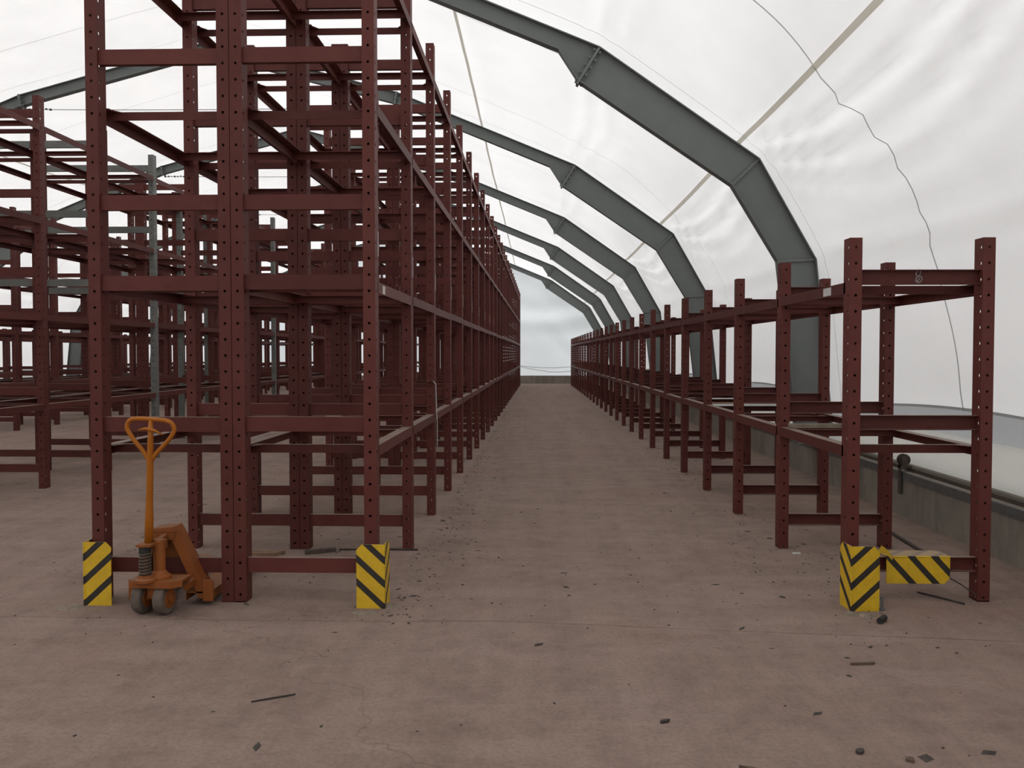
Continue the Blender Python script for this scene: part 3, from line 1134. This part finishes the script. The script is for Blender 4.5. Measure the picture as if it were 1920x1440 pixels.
lv_pts = [(-0.072, 0.188), (-0.03, 0.200), (0.0, 0.198), (0.03, 0.192), (0.082, 0.170)]
mb.tube([base + X * u + T * v + N_ * 0.012 for u, v in lv_pts], [0.004, 0.009, 0.014, 0.009, 0.004], 8)
mb.build('release_lever', M_ORANGE_TOP, jack, smooth=True)
# A-frame at the heel of the forks
CX = 0.035
for s, top in ((1, (0.015, 0.075)), (-1, (-0.065, -0.105))):
    x0, x1 = CX + s * 0.175, CX + s * 0.245
    mb = MB()
    mb.prism([(x0, 0.045), (x1, 0.045), (top[1], 0.47), (top[0], 0.47)], 0.18, 0.188)
    mb.prism([(x1 - s * 0.008, 0.045), (x1, 0.045), (top[1], 0.47), (top[1] - s * 0.008, 0.47)], 0.188, 0.31)
    hx = sorted((CX + s * 0.205, CX + s * 0.27))
    mb.box(hx[0], hx[1], 0.165, 0.18, 0.032, 0.165)
    me = mb.mesh('side_cheek', M_ORANGE); fix_normals(me); obj('side_cheek', me, jack)
mb = MB()
mb.prism([(-0.105, 0.47), (0.075, 0.47), (0.055, 0.502), (-0.085, 0.488)], 0.17, 0.31)
mb.box(-0.10, 0.06, 0.175, 0.18, 0.42, 0.475)
me = mb.mesh('top_bridge', M_ORANGE); fix_normals(me); obj('top_bridge', me, jack)
me = MB().prism([(CX - 0.225, 0.10), (CX + 0.225, 0.10), (0.07, 0.46), (-0.10, 0.46)], 0.300, 0.308).mesh('back_panel', M_ORANGE); fix_normals(me); obj('back_panel', me, jack)
MB().tube([(0.0, 0.02, 0.43), (0.0, 0.20, 0.445)], 0.02, 8).build('pivot_pin', M_ORANGE, jack)
for s in (1, -1):
    mb = MB()
    mb.box(CX + s * 0.14 - 0.012, CX + s * 0.14 + 0.012, 0.05, 0.34, 0.130, 0.172)
    mb.build('linkage_arm', M_ORANGE, jack)
    mb = MB()
    xa, xb = sorted((CX + s * 0.09, CX + s * 0.25))
    y0, y1 = 0.18, 1.15
    mb.prism([(xa, y0), (xb, y0), (xb, y1), (xb - 0.035, y1 + 0.09), (xa + 0.035, y1 + 0.09), (xa, y1)], 0.078, 0.088, 'z')
    mb.box(xa, xa + 0.006, y0, y1, 0.032, 0.078); mb.box(xb - 0.006, xb, y0, y1, 0.032, 0.078)
    me = mb.mesh('fork', M_ORANGE); fix_normals(me); fk = obj('fork', me, jack)
    MB().lathe([(0.036, -0.045), (0.038, -0.04), (0.038, 0.04), (0.036, 0.045)], 16, 'x', ((xa + xb) / 2, y1 - 0.12, 0.038)).build('load_roller', M_TYRE, fk)

# ------------------------------------------------------------------ odds and ends on the racks, floor and kerb
def flat_thing(name, label, cat, m, pts, z, h, grp=None):
    mb = MB()
    mb.prism(pts, 0, h, 'z')
    me = mb.mesh(name, m); fix_normals(me)
    cx = sum(p[0] for p in pts) / len(pts); cy = sum(p[1] for p in pts) / len(pts)
    for v in me.vertices:
        v.co.x -= cx; v.co.y -= cy
    return tag(obj(name, me, None, (cx, cy, z)), label, cat, grp)


# strap hanging down the aisle side of the left rack
a = Vector((R1X + 2 * D + GAP, 5.742, 0)) + Matrix.Rotation(-HEAD1, 3, 'Z') @ Vector((0, 2 * S, 0))
st = MB()
path = [(-0.07, 0, 1.315), (-0.02, 0, 1.33), (0.012, 0, 1.30), (0.018, 0.01, 1.05), (0.022, 0.03, 0.92), (0.020, 0.04, 0.68)]
for p, q in zip(path[:-1], path[1:]):
    p = Vector(p); q = Vector(q)
    st.face(tuple(p + Vector((0, 0, 0))), tuple(q), tuple(q + Vector((0.002, 0.028, 0))), tuple(p + Vector((0.002, 0.028, 0))))
    st.face(tuple(p + Vector((0.003, 0, 0.002))), tuple(p + Vector((0.005, 0.028, 0.002))), tuple(q + Vector((0.005, 0.028, 0.002))), tuple(q + Vector((0.003, 0, 0.002))))
tag(st.build('white_strap', M_PAPER, None, (a.x, a.y - 0.04, 0)), 'thin white strap hanging from the rack left of the aisle', 'strap')

# things left on the lower level of the right rack
def rr(x, y):
    v = Matrix.Rotation(11 / F_PX, 3, 'Z') @ Vector((x, y, 0))
    return (RRX + v.x, 5.87 + v.y)


def on_rack(name, label, cat, m, k, x0, x1, y0, y1, h, z=1.004):
    pts = [rr(x0, k * S + y0), rr(x1, k * S + y0 + 0.03), rr(x1 - 0.03, k * S + y1), rr(x0 + 0.02, k * S + y1 - 0.02)]
    return flat_thing(name, label, cat, m, pts, z, h, None)


on_rack('cardboard_sheet', 'flattened brown cardboard on third bay of the low right rack', 'cardboard', M_CARD, 3, 0.03, 0.88, 0.02, 0.34, 0.012)
on_rack('paper_sheet', 'white paper sheet beside the cardboard on the low right rack', 'paper', M_PAPER, 3, 0.30, 0.86, 1.28, 1.575, 0.004)
on_rack('plastic_sheet', 'pale folded plastic sheet in second bay of the low right rack', 'plastic sheet', M_PAPER, 2, 0.05, 0.87, 1.30, 1.56, 0.01)
on_rack('wood_offcut', 'pale wood offcut in first bay of the low right rack', 'wood', M_LUMP, 0, 0.03, 0.86, 1.42, 1.56, 0.03)
on_rack('red_rag', 'small red rag on the far bar of the first right rack bay', 'rag', M_RAG, 1, 0.78, 0.89, 0.05, 0.15, 0.035)

# floor beams, rods and scraps
def rod(name, label, cat, m, p, q, r, grp=None):
    c = (Vector(p) + Vector(q)) / 2
    c.z = 0
    return tag(MB().tube([Vector(p) - c, (Vector(p) + Vector(q)) / 2 - c + Vector((0, 0.01, 0)), Vector(q) - c], r, 8).build(name, m, None, c), label, cat, grp)


rod('steel_rod', 'thin dark rod on the floor under the sideways guard', 'rod', M_CHIPD, (2.55, 6.08, 0.007), (2.73, 5.80, 0.007), 0.006)
rod('floor_strip', 'thin dark steel strip on the floor between second pair of posts', 'strip', M_CHIPD, (-1.60, 7.29, 0.008), (-0.96, 7.30, 0.008), 0.007)
rod('floor_pipe', 'short dark pipe lying on the floor along the right kerb', 'pipe', M_RUSTRAIL, (3.17, 8.3, 0.016), (3.10, 7.3, 0.016), 0.014)
MB().tube([(0.40, -0.012, -0.13), (0.47, -0.02, -0.17), (0.56, -0.03, -0.235)], 0.005, 6).build('loose_wire', M_CHIPD, g4)
tag(MB().prism([(0, 0), (0.22, 0.12), (0.20, 0.17), (-0.02, 0.05)], 0, 0.03, 'z').build('steel_offcut', M_RUSTRAIL, None, (-1.83, 7.11, 0)), 'dark flat steel offcut at foot of the second double post', 'offcut')
tag(MB().prism([(0, 0), (0.30, 0.02), (0.36, 0.12), (0.05, 0.10)], 0, 0.03, 'z').build('board_offcut', M_CARD, None, (-2.36, 7.02, 0)), 'brown board offcut on the floor behind the double post', 'offcut')
tag(MB().prism([(0, 0), (0.07, 0.01), (0.07, 0.05), (0.01, 0.045)], 0, 0.003, 'z').build('paper_scrap', M_PAPER, None, (2.05, 7.25, 0)), 'white paper scrap under the low right rack', 'paper')
tag(MB().prism([(0, 0), (0.12, 0.02), (0.13, 0.07), (0.02, 0.06)], 0, 0.003, 'z').build('paper_scrap', M_PAPER, None, (3.30, 6.10, 0)), 'white paper scrap beside the rear post of the right rack', 'paper')

# pulley brackets of the cover rail on the right kerb
kerb_x = XC + 10.47
for j, yb in enumerate((9.0, 16.3)):
    br = thing('rail_bracket', ('nearest' if j == 0 else 'second') + ' rusty rail bracket on top of the right kerb', 'bracket', (kerb_x - 0.02, yb, 0.0), group='rail brackets on the right kerb')
    mb = MB()
    mb.box(-0.012, 0.0, -0.03, 0.03, 0.22, 0.46); mb.box(-0.012, 0.10, -0.04, 0.04, 0.478, 0.50); mb.box(-0.012, 0.0, -0.03, 0.03, 0.46, 0.50)
    mb.build('bracket_plate', M_RUSTRAIL, br)
    mb = MB()
    mb.lathe([(0.05, -0.03), (0.058, -0.028), (0.045, -0.01), (0.045, 0.01), (0.058, 0.028), (0.05, 0.03)], 14, 'y', (0.03, 0, 0.556))
    mb.build('roller', M_CHIPD, br)
    for yy in (-0.04, 0.036):
        MB().box(0.0, 0.06, yy, yy + 0.004, 0.50, 0.60).build('roller_cheek', M_RUSTRAIL, br)

# wood chips and twigs that can be picked out one by one
chips = [(0.56, 3.90, 'curled dark leaf scrap in the middle of the near floor', 0.05, 0.02, 0.5), (1.68, 4.66, 'long reddish bark sliver right of centre, near floor', 0.16, 0.02, 0.12),
         (-1.22, 4.12, 'dark twig on the near floor left of centre', 0.19, 0.008, 0.5), (0.66, 3.36, 'twig at the bottom edge of the floor, centre', 0.14, 0.008, -0.4),
         (0.42, 3.22, 'pale twig at the bottom edge below the curled leaf', 0.13, 0.009, -0.5), (0.83, 3.45, 'thick twig stub right of the bottom twigs', 0.09, 0.02, -0.5),
         (1.30, 3.62, 'small dark bark flake low right of centre', 0.05, 0.03, 0.9), (1.47, 3.55, 'round pale pebble flake low right', 0.04, 0.035, 0.2)]
for j, (x, y, lab, L, w, ang) in enumerate(chips):
    rn = random.Random(j)
    n_ = 8
    top = [(L / 2 * math.cos(2 * PI * k / n_) * (0.8 + 0.35 * rn.random()), w / 2 * math.sin(2 * PI * k / n_) * (0.7 + 0.5 * rn.random())) for k in range(n_)]
    mb = MB().prism(top, 0.0, min(w * 0.6, 0.009) + 0.003, 'z')
    me = mb.mesh('wood_chip', M_CHIP if j % 2 else M_CHIPD); fix_normals(me)
    tag(obj('wood_chip', me, None, (x, y, 0.0), (0, 0, ang)), lab, 'wood chip', 'chips and twigs on the near floor')

# the countless crumbs: dust, flakes and leaf bits that gather along the racks
lit = MB()
rn = random.Random(11)
for _ in range(1500):
    q = rn.random()
    if q < 0.35:
        y = 5.3 + 20 * rn.random() ** 1.15; x = -0.95 + 0.006 * (y - 5.8) + rn.expovariate(5.5)
    elif q < 0.75:
        y = 4.9 + 22 * rn.random() ** 1.25; x = 2.0 - 0.006 * (y - 5.8) - rn.expovariate(3.2) + 0.55 * rn.random()
    elif q < 0.88:
        y = 4.8 + 9 * rn.random(); x = -4.5 + 3.4 * rn.random()
    else:
        y = 3.0 + 5 * rn.random(); x = -2.2 + 5.6 * rn.random()
    L = 0.006 + 0.018 * rn.random() ** 2.2 + (0.03 if rn.random() < 0.05 else 0)
    w = L * (0.25 + 0.5 * rn.random()); a = rn.random() * PI; h = 0.002 + 0.006 * rn.random()
    ca, sa = math.cos(a), math.sin(a)
    c = [(x + ca * u * L - sa * v * w, y + sa * u * L + ca * v * w) for u, v in ((-1, -0.3), (0.2, -1), (1, 0.2), (-0.1, 1))]
    lit.idx([(p[0], p[1], 0.0005) for p in c] + [(x, y, h)], [(0, 1, 4), (1, 2, 4), (2, 3, 4), (3, 0, 4)])
o = lit.build('floor_litter', M_CHIPD)
o['kind'] = 'stuff'
tag(o, 'dark crumbs and leaf bits strewn over the concrete floor', 'litter')
